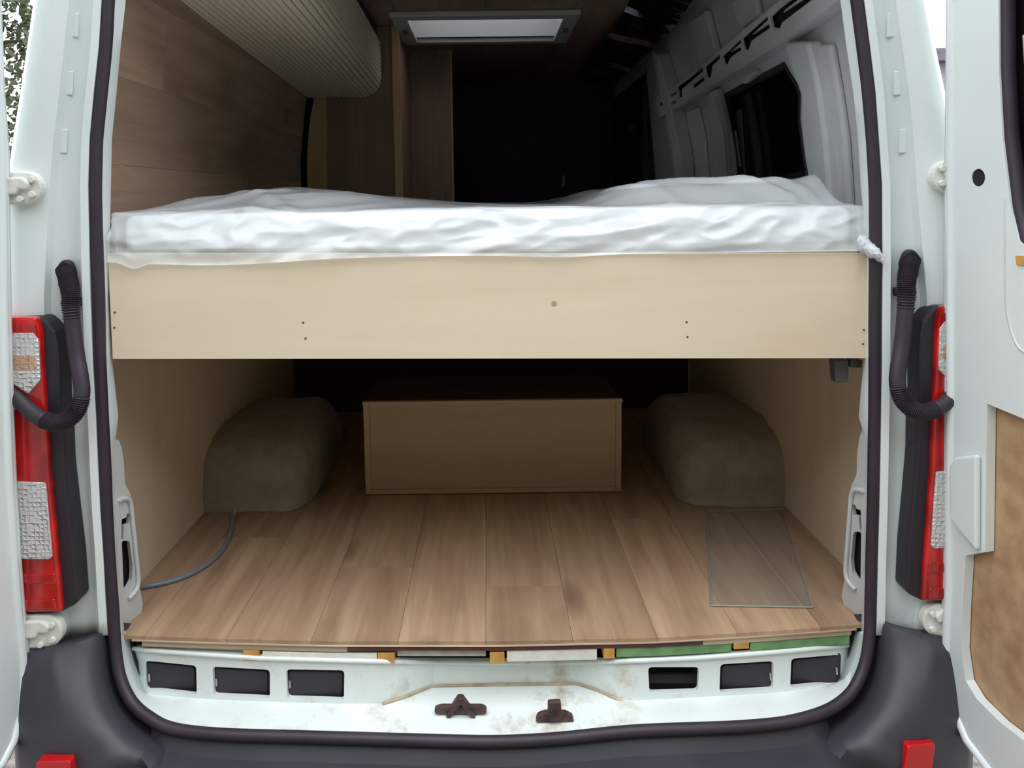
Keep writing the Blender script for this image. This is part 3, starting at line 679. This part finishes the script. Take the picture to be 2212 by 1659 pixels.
# slotted rail
UE = [(1436,212),(1500,172),(1560,126),(1640,62),(1720,0),(1800,-62),(1860,-110)]
LE = [(1880,-20),(1800,38),(1720,92),(1640,140),(1560,185),(1500,222),(1448,252)]
SL = [[(1447,222),(1462,208),(1490,190),(1492,196),(1466,215),(1452,228)], [(1462,226),(1484,212),(1487,219),(1466,232)],
      [(1488,186),(1520,163),(1546,140),(1549,150),(1524,170),(1499,190),(1500,206),(1493,210),(1490,196)],
      [(1524,181),(1549,162),(1552,170),(1528,188)],
      [(1552,142),(1570,126),(1586,112),(1588,122),(1570,138),(1566,164),(1556,164)],
      [(1592,118),(1615,98),(1634,80),(1636,88),(1612,108),(1634,97),(1636,104),(1612,120),(1604,136),(1597,134)],
      [(1637,80),(1670,52),(1696,30),(1698,38),(1662,70),(1700,46),(1702,56),(1660,84),(1652,104),(1643,102)],
      [(1703,32),(1720,16),(1800,-42),(1802,-30),(1740,14),(1732,22),(1800,-20),(1802,-8),(1730,44),(1724,58),(1708,54)]]
plate([yz(x, y) for x, y in UE+LE], [[yz(x, y) for x, y in s_] for s_ in SL], lambda a, b: onw(a, b, .05), RN*.006).build('slotted_rail', 'white_in', wr)
bk = MB().prism([onw(*yz(x, y), .030) for x, y in ((1440,214),(1560,130),(1720,4),(1850,-98),(1870,-20),(1720,86),(1560,180),(1452,246))], RN*.012); bk.build('rail_slot_shade', 'void', wr)  # dark backing painted in for the shade behind the rail slots
n_ = len(UE+LE); MB().grid([[onw(*yz(*(UE+LE)[i % n_]), .05), onw(*yz(*(UE+LE)[i % n_]), 0)] for i in range(n_+1)]).build('rail_return', 'white_in', wr, solid=.002)
MB().box((.90, .10, FZ), (.914, 2.6, 1.30)).build('plywood_panel', 'birchY', wr)
MB().box((.84, 2.5, 1.2), (.87, 3.6, 2.36)).build('side_door_lining', 'lining', wr)
q = [(2.52,1.25),(2.60,1.25),(2.66,2.05),(2.58,2.3)]; MB().prism([(.835, y, zz) for y, zz in q], (.01,0,0)).build('side_door_pillar', 'darkgrey', wr, bevel=.003)
MB().prism([(.80, 2.9, 1.95), (.80, 3.4, 1.98), (.80, 3.4, 2.08), (.80, 2.9, 2.02)], (.05, 0, 0)).build('grab_rail', 'black', wr, bevel=.01)
wn = thing('window_1', tuple(onw(*yz(1660, 400))), 'dark tinted window in the bare metal side wall', 'window', kind='structure')
wc = (sum(p[0] for p in WINyz)/len(WINyz), sum(p[1] for p in WINyz)/len(WINyz))
plate([(wc[0]+(a-wc[0])*1.06, wc[1]+(b-wc[1])*1.06) for a, b in WINyz], [], lambda a, b: onw(a, b, -.03), RN*.006).build('pane', 'darkglass', wn)
MB().tube([onw(a, b, -.008) for a, b in WINyz + WINyz[:1]], .012, 8).build('window_rubber', 'rubber', wn, smooth=60)
MB().prism([rw(x, y, -.012) for x, y in ((1581,282),(1587,282),(1598,360),(1591,360))], RN*.006).build('catch_strip', 'greyplastic', wn, bevel=.001)
MB().prism([rw(x, y, -.02) for x, y in ((1590,240),(1598,236),(1612,450),(1600,450))], RN*.008).build('inner_frame', 'darkgrey', wn, bevel=.001)

# crumpled foil
def foil(name, path, width, amp, label, n=60, mcols=14, vec=Vector((1,0,-.3))):
    P = catmull(path, max(2, n//(len(path)-1))); rows = []
    for i, p in enumerate(P):
        R = []
        for j in range(mcols):
            u = j/(mcols-1) - .5; q = p + vec*width*u
            nz = noise.noise(Vector((q.x*5, q.y*14, q.z*5)))*amp + (1-abs(noise.noise(Vector((q.x*4, q.y*9, q.z*4))+Vector((5,2,1)))*2))*amp*.8
            R.append(q + Vector((-.5, -.2, -1)).normalized()*nz)
        rows.append(R)
    o = MB().grid(rows).build(name, 'foil' if width > .1 else 'foiltape', None, solid=.001); return tag(o, label, 'foil')
foil('foil_insulation', [uz(1440,-30,ZC-.03), uz(1405,35,ZC-.04), uz(1355,95,ZC-.06), uz(1315,140,ZC-.08), uz(1285,180,ZC-.10)], .20, .018, 'crumpled silver foil insulation along the right corner of the ceiling')
foil('foil_tape', [rw(1552,200,.035), rw(1562,250,.035), rw(1572,320,.035), rw(1582,450,.035)], .045, .012, 'narrow strip of crinkled silver foil beside the dark side window', mcols=6, vec=Vector((0,1,0)))

# ================================================================== furniture and things
# bed frame
BF = thing('bed_frame', (0, .03, 1.2), 'raised bed frame with a wide pale birch plywood front board', 'bed')
BY = .02
bpx = [(232,547),(1060,548),(1880,547),(1872,774),(1060,775),(243,776)]
MB().prism([uy(x, y, BY) for x, y in bpx], (0, .018, 0)).build('front_board', 'birch', BF, bevel=.001)
zbt = uy(1060, 548, BY).z; zbb = uy(1060, 775, BY).z
for x, y in ((248,675),(247,708),(655,697),(660,731),(1483,696),(1485,728),(1866,713),(1864,743)):
    p = uy(x, y, BY); MB().cyl(p + Vector((0, -.0006, 0)), p + Vector((0, .004, 0)), .0024, 10).build('screw', 'steel', BF)
p = uy(1197, 656, BY); MB().cyl(p + Vector((0, -.0004, 0)), p + Vector((0, .003, 0)), .006, 12).build('knot', 'boxply', BF)
for i in range(9):
    y = .06 + i*.198; MB().box((-.79, y, zbt-.022), (.79, y+.15, zbt-.004)).build('bed_slat', 'birch', BF)
for x in (-.40, .40):
    MB().box((x-.02, .04, zbb+.02), (x+.02, 1.84, zbt-.023)).build('bearer', 'batten', BF)
MB().box((-.87, 1.842, FZ), (.89, 1.858, zbt-.024)).build('back_board', 'lining', BF)
b = [uy(x, y, .06) for x, y in ((1802,778),(1834,778),(1834,800),(1833,826),(1806,828))]
MB().prism(b, (0, .03, 0)).build('support_bracket', 'darkgrey', BF, bevel=.003)
p0, p1 = uy(1834, 776, .07), uy(1858, 792, .07); MB().box((p0.x, .06, p1.z), (p1.x, .085, p0.z)).build('bracket_arm', 'darkgrey', BF, bevel=.002)

# mattress wrapped in clear film
MT = thing('mattress', (0, 1, zbt), 'white mattress wrapped in clear crinkled plastic on the raised bed', 'mattress')
ztop = EYE - .026
MB().box((-.775, .052, zbt-.002), (.775, 1.84, ztop)).build('mattress_body', 'fabric', MT, bevel=.018, smooth=60)
def ss(x, a, b):
    t = max(0, min(1, (x-a)/(b-a))); return t*t*(3-2*t)
def ridge(p): return 1 - abs(noise.noise(p))*2.2
def hill(X, Y):
    h = .006
    h += .046*math.exp(-((X+.56)/.23)**2)*ss(Y, .05, .34)*(1-.6*ss(Y, .5, 1.2))
    h += .018*math.exp(-((X+.25)/.2)**2)*ss(Y, .05, .3)*(1-.6*ss(Y, .5, 1.2))
    rr = ss(X, .18, .34)*ss(Y, .06, .22 + .05*math.sin(X*9))
    h += rr*(.040 + .012*ss(X, .3, .5))*(1-.5*ss(Y, .8, 1.5))
    f = ridge(Vector((X*3.2 + Y*1.6, Y*2.4 - X*1.4, 1.3))); f2 = ridge(Vector((X*7 - Y*5, Y*6 + X*2, 4.2)))
    h += (.009*f + .004*f2)*(.35 + .65*ss(abs(X), .1, .5))
    for (xa, ya), (xb, yb), am in (((.38,.34),(.66,.10),.020),((.60,.30),(.70,.12),.012),((.70,.12),(.785,.26),.014),((.30,.30),(.40,.10),.008),((-.62,.36),(-.42,.07),.008),((-.5,.30),(-.72,.08),.006)):
        t = max(0, min(1, ((X-xa)*(xb-xa)+(Y-ya)*(yb-ya))/((xb-xa)**2+(yb-ya)**2))); dd = math.hypot(X-xa-(xb-xa)*t, Y-ya-(yb-ya)*t)
        h += am*(math.exp(-(dd/.026)**2) - .45*math.exp(-(dd/.06)**2))
    edge = 1 - (ss(-X, .70, .80)*.5 if X < 0 else ss(X, .765, .795)*.7)
    return max(.003, h*edge)
rows = []; NX = 260
for j in range(70):                            # top: back to front
    t = (1 - j/69)**2.0; Y = .050 + 1.8*t
    rows.append([Vector((-.79 + 1.585*i/NX, Y, ztop + hill(-.79 + 1.585*i/NX, Y))) for i in range(NX+1)])
for j in range(1, 30):                         # front: hangs down in soft folds
    v = j/29; R = []
    for i in range(NX+1):
        X = -.79 + 1.585*i/NX; z0 = ztop + hill(X, .05)
        sag = .016*math.exp(-((X+.57)/.2)**2) + .006*math.exp(-((X-.15)/.1)**2) + .014*math.exp(-((X+.735)/.022)**2)
        zb_ = zbt - .003 - sag*.85
        q = Vector((X*5.5 + v*1.2, v*1.7 - X*1.5, 7.7)); q2 = Vector((X*13, v*3 + X*3, 2.2)); q3 = Vector((X*26, v*6, 9.1))
        wr_ = .012*ridge(q) + .006*ridge(q2) + .0025*noise.noise(q3)
        bulge = .016*math.sin(math.pi*min(1, v*1.05))
        Yb = .046 - bulge*.6 - max(-.006, wr_)*(.35+.65*math.sin(math.pi*v)) - .034*v*v
        R.append(Vector((X + .006*noise.noise(q2), min(Yb, .048), z0 + (zb_ - z0)*v)))
    rows.append(R)
wrap = MB().grid(rows).build('plastic_wrap', 'film', MT, smooth=70)
# ends of the wrap
for s in (-1, 1):
    X = s*.792
    rr = [[Vector((s*.785 + s*.010*abs(math.sin(k*1.3+u*2)), .05 + 1.75*(k/20), ztop + hill(s*.79, .05+1.75*k/20) + (zbt + .004 - ztop - hill(s*.79, .05+1.75*k/20))*u/6)) for k in range(21)] for u in range(7)]
    MB().grid(rr).build('wrap_end', 'film', MT, smooth=70)
tail = [uy(x, y, Y) for x, y, Y in ((1862,520,.02),(1874,535,.0),(1886,545,-.022),(1897,556,-.026),(1906,562,-.028))]
tp_ = MB()
for a in range(3):
    tp_.tube([p + Vector((.003*math.sin(a*2+i), -.003*a, .004*math.cos(a*2.1+i))) for i, p in enumerate(catmull(tail, 5))], lambda t, i: .011*(1-t)**.6*(1+.25*math.sin(i*1.9)) + .002, 7)
tp_.build('twisted_corner', 'film', MT, smooth=50)

# garage space: box, panel, wheel arches
YX = .83
SB = thing('storage_box', (0, YX+.2, FZ), 'low plywood box with framed edges standing under the bed', 'box')
cs = [uy(x, y, YX) for x, y in ((786,868),(1343,862),(1342,1062),(788,1068))]
xa, xb = (cs[0].x+cs[3].x)/2, (cs[1].x+cs[2].x)/2; za, zb2 = (cs[3].z+cs[2].z)/2, (cs[0].z+cs[1].z)/2
MB().box((xa+.018, YX+.006, za+.016), (xb-.018, YX+.016, zb2-.012)).build('front_panel', 'boxply', SB)
MB().box((xa, YX, za), (xa+.018, YX+.36, zb2-.0125)).build('side_board', 'boxply', SB, bevel=.001)
MB().box((xb-.018, YX, za), (xb, YX+.36, zb2-.0125)).build('side_board', 'boxply', SB, bevel=.001)
MB().box((xa-.002, YX-.002, zb2-.012), (xb+.003, YX+.016, zb2)).build('top_rail', 'boxply', SB, bevel=.001)
MB().box((xa+.003, YX+.0165, zb2-.012), (xb-.003, YX+.36, zb2-.002)).build('lid', 'lining', SB, bevel=.001)
MB().box((xa+.018, YX, za), (xb-.018, YX+.36, za+.0155)).build('bottom_board', 'boxply', SB, bevel=.001)
MB().box((xa+.06, YX+.05, FZ), (xb-.06, YX+.34, za)).build('plinth', 'lining', SB)
for s, lab in ((-1, 'grey felt-covered wheel arch hump behind the grey cable'), (1, 'grey felt-covered wheel arch hump behind the loose sheet on the floor')):
    Yf = uz(545, 1107, FZ).y; rows = []
    A0 = .881 if s < 0 else .901
    W_ = .315; Lh = .36; Hh = .215
    n1, n2 = 40, 30
    for i in range(n1+1):                     # angle over the wheel
        th = math.pi*i/n1; R = []
        for j in range(n2+1):
            u = j/n2                          # from the wall to the inner face
            if u < .55: rx = W_*.70*u/.55; k = 1.0
            else:
                a = (u-.55)/.45*math.pi/2; rx = W_*(.70 + .30*math.sin(a)); k = max(0, math.cos(a))**.55*.99 + .01
            cy = math.copysign(abs(math.cos(th))**.5, math.cos(th)); sz_ = abs(math.sin(th))**.5
            rr = .82 + .18*k if False else k
            Yc = Yf + Lh - Lh*cy*(.55 + .45*rr)
            Zc = FZ + Hh*sz_*rr
            q = Vector((rx*7*s, Yc*7, Zc*7)); nz = .010*noise.noise(q) + .006*noise.noise(q*2.7)
            x = s*(A0 - rx)
            R.append(Vector((x - s*nz*.6, Yc - nz, max(FZ+.001, Zc + nz*sz_))))
        rows.append(R)
    o = MB().grid(rows).build('wheel_arch', 'felt', None, smooth=60); tag(o, lab, 'wheel arch', 'wheel arches')
# cable on the floor
cb_ = [uz(x, y, FZ+.007) for x, y in ((300,1268),(330,1264),(380,1252),(430,1230),(470,1200),(492,1168),(501,1138),(503,1116))]
CB = thing('cable', tuple(cb_[3]), 'thin grey cable curving across the floor to the wheel arch', 'cable')
MB().tube(catmull(cb_, 8), .0062, 10).build('cable_sheath', 'cable', CB, smooth=60)
MB().tube([cb_[-1] + Vector((0, -.004, 0)), cb_[-1] + Vector((0, .014, .004)), cb_[-1] + Vector((0, .022, .012))], .0072, 10).build('cable_plug', 'chrome', CB, smooth=60)
# loose sheet
SH = thing('loose_sheet', tuple(uz(1630, 1210, FZ)), 'thin rectangular sheet lying flat on the floor in front of the right wheel arch', 'sheet')
sp = [uz(x, y, FZ+.0006) for x, y in ((1527,1108),(1690,1102),(1756,1314),(1536,1310))]
MB().prism(sp, (0, 0, .004)).build('sheet_pane', 'sheet', SH)
for i in range(4):
    a, b = sp[i], sp[(i+1) % 4]; MB().tube([a + Vector((0,0,.0024)), b + Vector((0,0,.0024))], .0022, 6).build('sheet_edge', 'sheetedge', SH)

# overhead locker with tambour slats
zA, zB, YA, YBk = EYE+.520, EYE+.448, .12, 1.85
LK = thing('overhead_locker', (-.62, 1.0, zB), 'cream ribbed overhead locker with a rounded front under the ceiling', 'locker')
prof = [(-.775, .0), (-.535, 0)]
prof += [(-.535 + .08*math.sin(a), .08 - .08*math.cos(a)) for a in [math.radians(k) for k in range(10, 91, 10)]] + [(-.455, .33)]
def along(d):
    for a, b in zip(prof, prof[1:]):
        L = math.hypot(b[0]-a[0], b[1]-a[1])
        if d <= L or b is prof[-1]:
            t = min(1, d/L); tx, tz = (b[0]-a[0])/L, (b[1]-a[1])/L
            return (a[0]+(b[0]-a[0])*t, a[1]+(b[1]-a[1])*t, tz, -tx)
        d -= L
TOT = sum(math.hypot(b[0]-a[0], b[1]-a[1]) for a, b in zip(prof, prof[1:])); pit = .0185; ns = int(TOT/pit)
def lockz(Y, dz): return zA + (zB - zA)*(Y-YA)/(YBk-YA) + dz
for i in range(ns):
    sec = []
    for k, (u, h) in enumerate(((.04,-.004),(.04,.001),(.2,.0035),(.5,.0045),(.8,.0035),(.96,.001),(.96,-.004))):
        x, zz, nx, nz = along((i+u)*pit); sec.append((x + nx*h, zz + nz*h))
    ok = [(x, min(zz, ZC - .002 - lockz(YBk, 0))) for x, zz in sec]
    v0 = [(x, YA, min(lockz(YA, zz), ZC-.001)) for x, zz in ok]; v1 = [(x, YBk, min(lockz(YBk, zz), ZC-.001)) for x, zz in ok]
    if all(abs(p[2]-(ZC-.001)) < 1e-6 for p in v0): continue
    n = len(sec)
    MB().add(v0+v1, [tuple(range(n)), tuple(range(n, 2*n))] + [(k, (k+1) % n, n+(k+1) % n, n+k) for k in range(n)]).build('tambour_slat', 'tambour', LK)
inn = [(x - .010*(x > -.5), zz + .010) for x, zz in prof]
v0 = [(x, YA, min(lockz(YA, zz), ZC-.002)) for x, zz in inn] + [(-.76, YA, ZC-.002)]; v1 = [(x, YBk-.002, min(lockz(YBk, zz), ZC-.002)) for x, zz in inn] + [(-.76, YBk-.002, ZC-.002)]
n = len(v0); MB().add(v0+v1, [tuple(range(n)), tuple(range(n, 2*n))] + [(k, (k+1) % n, n+(k+1) % n, n+k) for k in range(n)]).build('locker_carcass', 'lining', LK)

# wardrobe beyond the bed
WD = thing('wardrobe', (-.5, 2.1, FZ), 'tall brown wood wardrobe panels beyond the bed', 'wardrobe')
le = [uy(x, y, 1.86) for x, y in ((684,190),(678,215),(671,250),(667,280),(663,340),(664,410),(664,470))]
re_ = [uy(x, y, 1.86) for x, y in ((705,470),(705,190))]
MB().prism(le + re_, (0, .018, 0)).build('edge_board', 'batten', WD)
a, b = uy(700, 470, 1.90), uy(860, 470, 1.90)
MB().box((a.x, 1.88, FZ), (b.x, 1.896, ZC-.002)).build('door_panel', 'partwood', WD)
c, d_ = uy(856, 470, 1.875), uy(872, 470, 1.875)
MB().box((c.x, 1.862, FZ), (d_.x, 1.879, ZC-.002)).build('corner_post', 'batten', WD)
MB().box((b.x, 1.897, FZ), (b.x+.016, 2.45, ZC-.002)).build('side_panel', 'partwood', WD)
e_ = uy(975, 300, 2.45)
MB().box((b.x+.0165, 2.44, FZ), (e_.x, 2.456, ZC-.002)).build('return_panel', 'partwood', WD)
MB().box((e_.x+.0005, 2.436, FZ), (e_.x+.010, 2.47, ZC-.002)).build('edge_trim', 'batten', WD)

# roof hatch
RH = thing('roof_hatch', (0, 1.9, ZC-.03), 'bright rectangular roof hatch with a grey plastic frame in the ceiling', 'skylight')
fy0, fy1, fx = 1.615, 2.20, .383
for a, b in (((-fx, fy0), (fx, fy0+.075)), ((-fx, fy1-.055), (fx, fy1)), ((-fx, fy0+.0755), (-fx+.065, fy1-.0555)), ((fx-.065, fy0+.0755), (fx, fy1-.0555))):
    MB().box((a[0], a[1], ZC-.022), (b[0], b[1], ZC-.001)).build('hatch_frame', 'greyplastic', RH, bevel=.004)
for a, b in (((-.335, 1.69), (.335, 1.695)), ((-.335, 2.125), (.335, 2.13)), ((-.335, 1.6955), (-.330, 2.1245)), ((.330, 1.6955), (.335, 2.1245))):
    MB().box((a[0], a[1], ZC-.001), (b[0], b[1], 2.545)).build('hatch_reveal', 'greyplastic', RH)
MB().box((-.335, 1.69, 2.546), (.335, 2.13, 2.552)).build('acrylic_pane', 'milky', RH)
for sx in (-.345, .345): MB().box((sx-.012, 1.86, ZC-.034), (sx+.012, 1.90, ZC-.0225)).build('hatch_catch', 'darkgrey', RH, bevel=.003)

# door check straps in corrugated rubber tubes
for s, lab in ((-1, 'black corrugated rubber tube hanging beside the left tail light'), (1, 'black corrugated rubber tube hanging beside the right tail light')):
    P = [(140,582,-.005),(146,600,-.018),(152,630,-.03),(153,660,-.034),(158,710,-.038),(166,770,-.045),(174,815,-.055),(177,850,-.062),(168,885,-.07),(147,906,-.078),(118,913,-.080),(88,903,-.074),(62,884,-.064),(36,858,-.052),(14,832,-.040),(0,812,-.034)]
    pts = [uy(*( (x, y) if s < 0 else mir([(x, y)])[0]), Y) for x, y, Y in P]
    CK = thing('check_tube', tuple(pts[10]), lab, 'rubber tube', 'door check tubes')
    C_ = catmull(pts, 16)
    def rr(t, i):
        y = t*len(P); cor = (t < .24) or (.48 < t < .72)
        return (.0165 if t < .22 else .0155) + (.0022 if i % 2 else -.0008)*(1 if cor else .1)
    MB().tube(C_, rr, 14).build('corrugated_tube', 'rubber', CK, smooth=40)
    gr = rnd_poly([(122,572),(136,560),(150,566),(160,590),(158,622),(140,634),(124,622)], 8)
    q = [uy(*( (x, y) if s < 0 else mir([(x, y)])[0]), -.012) for x, y in gr]
    MB().prism(q, (0, .02, 0)).build('tube_grommet', 'black', CK, bevel=.004)
    q = [uy(*( (x, y) if s < 0 else mir([(x, y)])[0]), -.034) for x, y in rnd_poly([(128,652),(140,645),(168,645),(168,664),(134,668)], 4)]
    MB().prism(q, (0, .03, 0)).build('tube_clip', 'black', CK, bevel=.003)

# ================================================================== outside
g = MB(); N = 40
rows = [[Vector((-40 + 80*i/N, -30 + 80*j/N, 0)) for i in range(N+1)] for j in range(N+1)]
tag(g.grid(rows).build('ground', 'gravel', None), 'grey gravel ground under and around the van', 'ground', kind='structure')
TR = thing('tree', (-6.6, 8.5, 0), 'dark green leafy tree behind the van on the left', 'tree')
tb = MB(); tb.tube([(-6.6,8.5,0),(-6.55,8.5,1.5),(-6.6,8.55,3.0),(-6.5,8.5,5.2)], lambda t, i: .16*(1-t*.8), 10)
for k in range(14):
    z0 = 1.2 + k*.27; a = k*2.4; L = 1.5*(1-k/18)
    tb.tube([(-6.57,8.5,z0), (-6.57+math.cos(a)*L*.6, 8.5+math.sin(a)*L*.6, z0+.3), (-6.57+math.cos(a)*L, 8.5+math.sin(a)*L, z0+.35)], lambda t, i: .04*(1-t*.8), 6)
tb.build('trunk', 'bark', TR, smooth=60)
lv = MB(); rnd = random.Random(3)
for k in range(9000):
    zz = rnd.uniform(.8, 5.6); R = 1.75*(1 - (zz/6.6)**2.2)*(.55+.45*rnd.random())**.6; a = rnd.uniform(0, 6.283)
    c = Vector((-6.57 + R*math.cos(a)*rnd.random()**.4, 8.5 + R*math.sin(a)*rnd.random()**.4, zz))
    if noise.noise(c*2.1) < -.22: continue
    u = Vector((rnd.gauss(0,1), rnd.gauss(0,1), rnd.gauss(0,1))).normalized(); v = u.orthogonal().normalized(); s_ = rnd.uniform(.035, .075)
    lv.add([c-u*s_, c+v*s_*.5, c+u*s_, c-v*s_*.5], [(0,1,2,3)])
tag(lv.build('foliage', 'leaf', TR), kind='stuff')
BD = thing('building', (11.5, 16, 0), 'grey rendered building far behind the van on the right', 'building')
p = uy(2025, 107, 14); MB().box((p.x-2.2, 14, 0), (p.x+4, 20, p.z-.25)).build('building_wall', 'render', BD)
MB().prism([(p.x-2.4, 13.8, p.z-.25), (p.x+4.2, 13.8, p.z-.25), (p.x+4.2, 13.8, p.z), (p.x-2.4, 13.8, p.z)], (0, 6.4, 0)).build('flat_roof', 'roofing', BD, bevel=.02)
for k in range(2):
    MB().box((p.x-1.6+k*2.4, 13.97, 1.2), (p.x-.6+k*2.4, 13.999, 2.4)).build('building_window', 'darkglass', BD)

# added leafy wall out of view; blocks low sky to darken the load space
HG = thing('sky_blocker', (0, -8.0, 0), 'tall dark leafy screen added behind the viewer to block low sky', 'sky_blocker')
rows = []
for i in range(61):
    x = -15 + i*.5; R = []
    for j in range(17):
        v = j/16; zz = (7.9 + .8*noise.noise(Vector((x*.4, 0, 3))))*min(1, v*2.2) if v < .46 else (7.9 + .8*noise.noise(Vector((x*.4, 0, 3))))*min(1, (1-v)*2.2)
        y = -7.5 - 1.6*ss(v, .3, .7) + .25*noise.noise(Vector((x*2.3, zz*2.3, v*3)))
        R.append(Vector((x + .2*noise.noise(Vector((x, zz*3, 8))), y, max(0, zz + .15*noise.noise(Vector((x*3, v*9, 1)))))))
    rows.append(R)
tag(MB().grid(rows).build('sky_blocker_mesh', 'leaf', HG), kind='stuff')
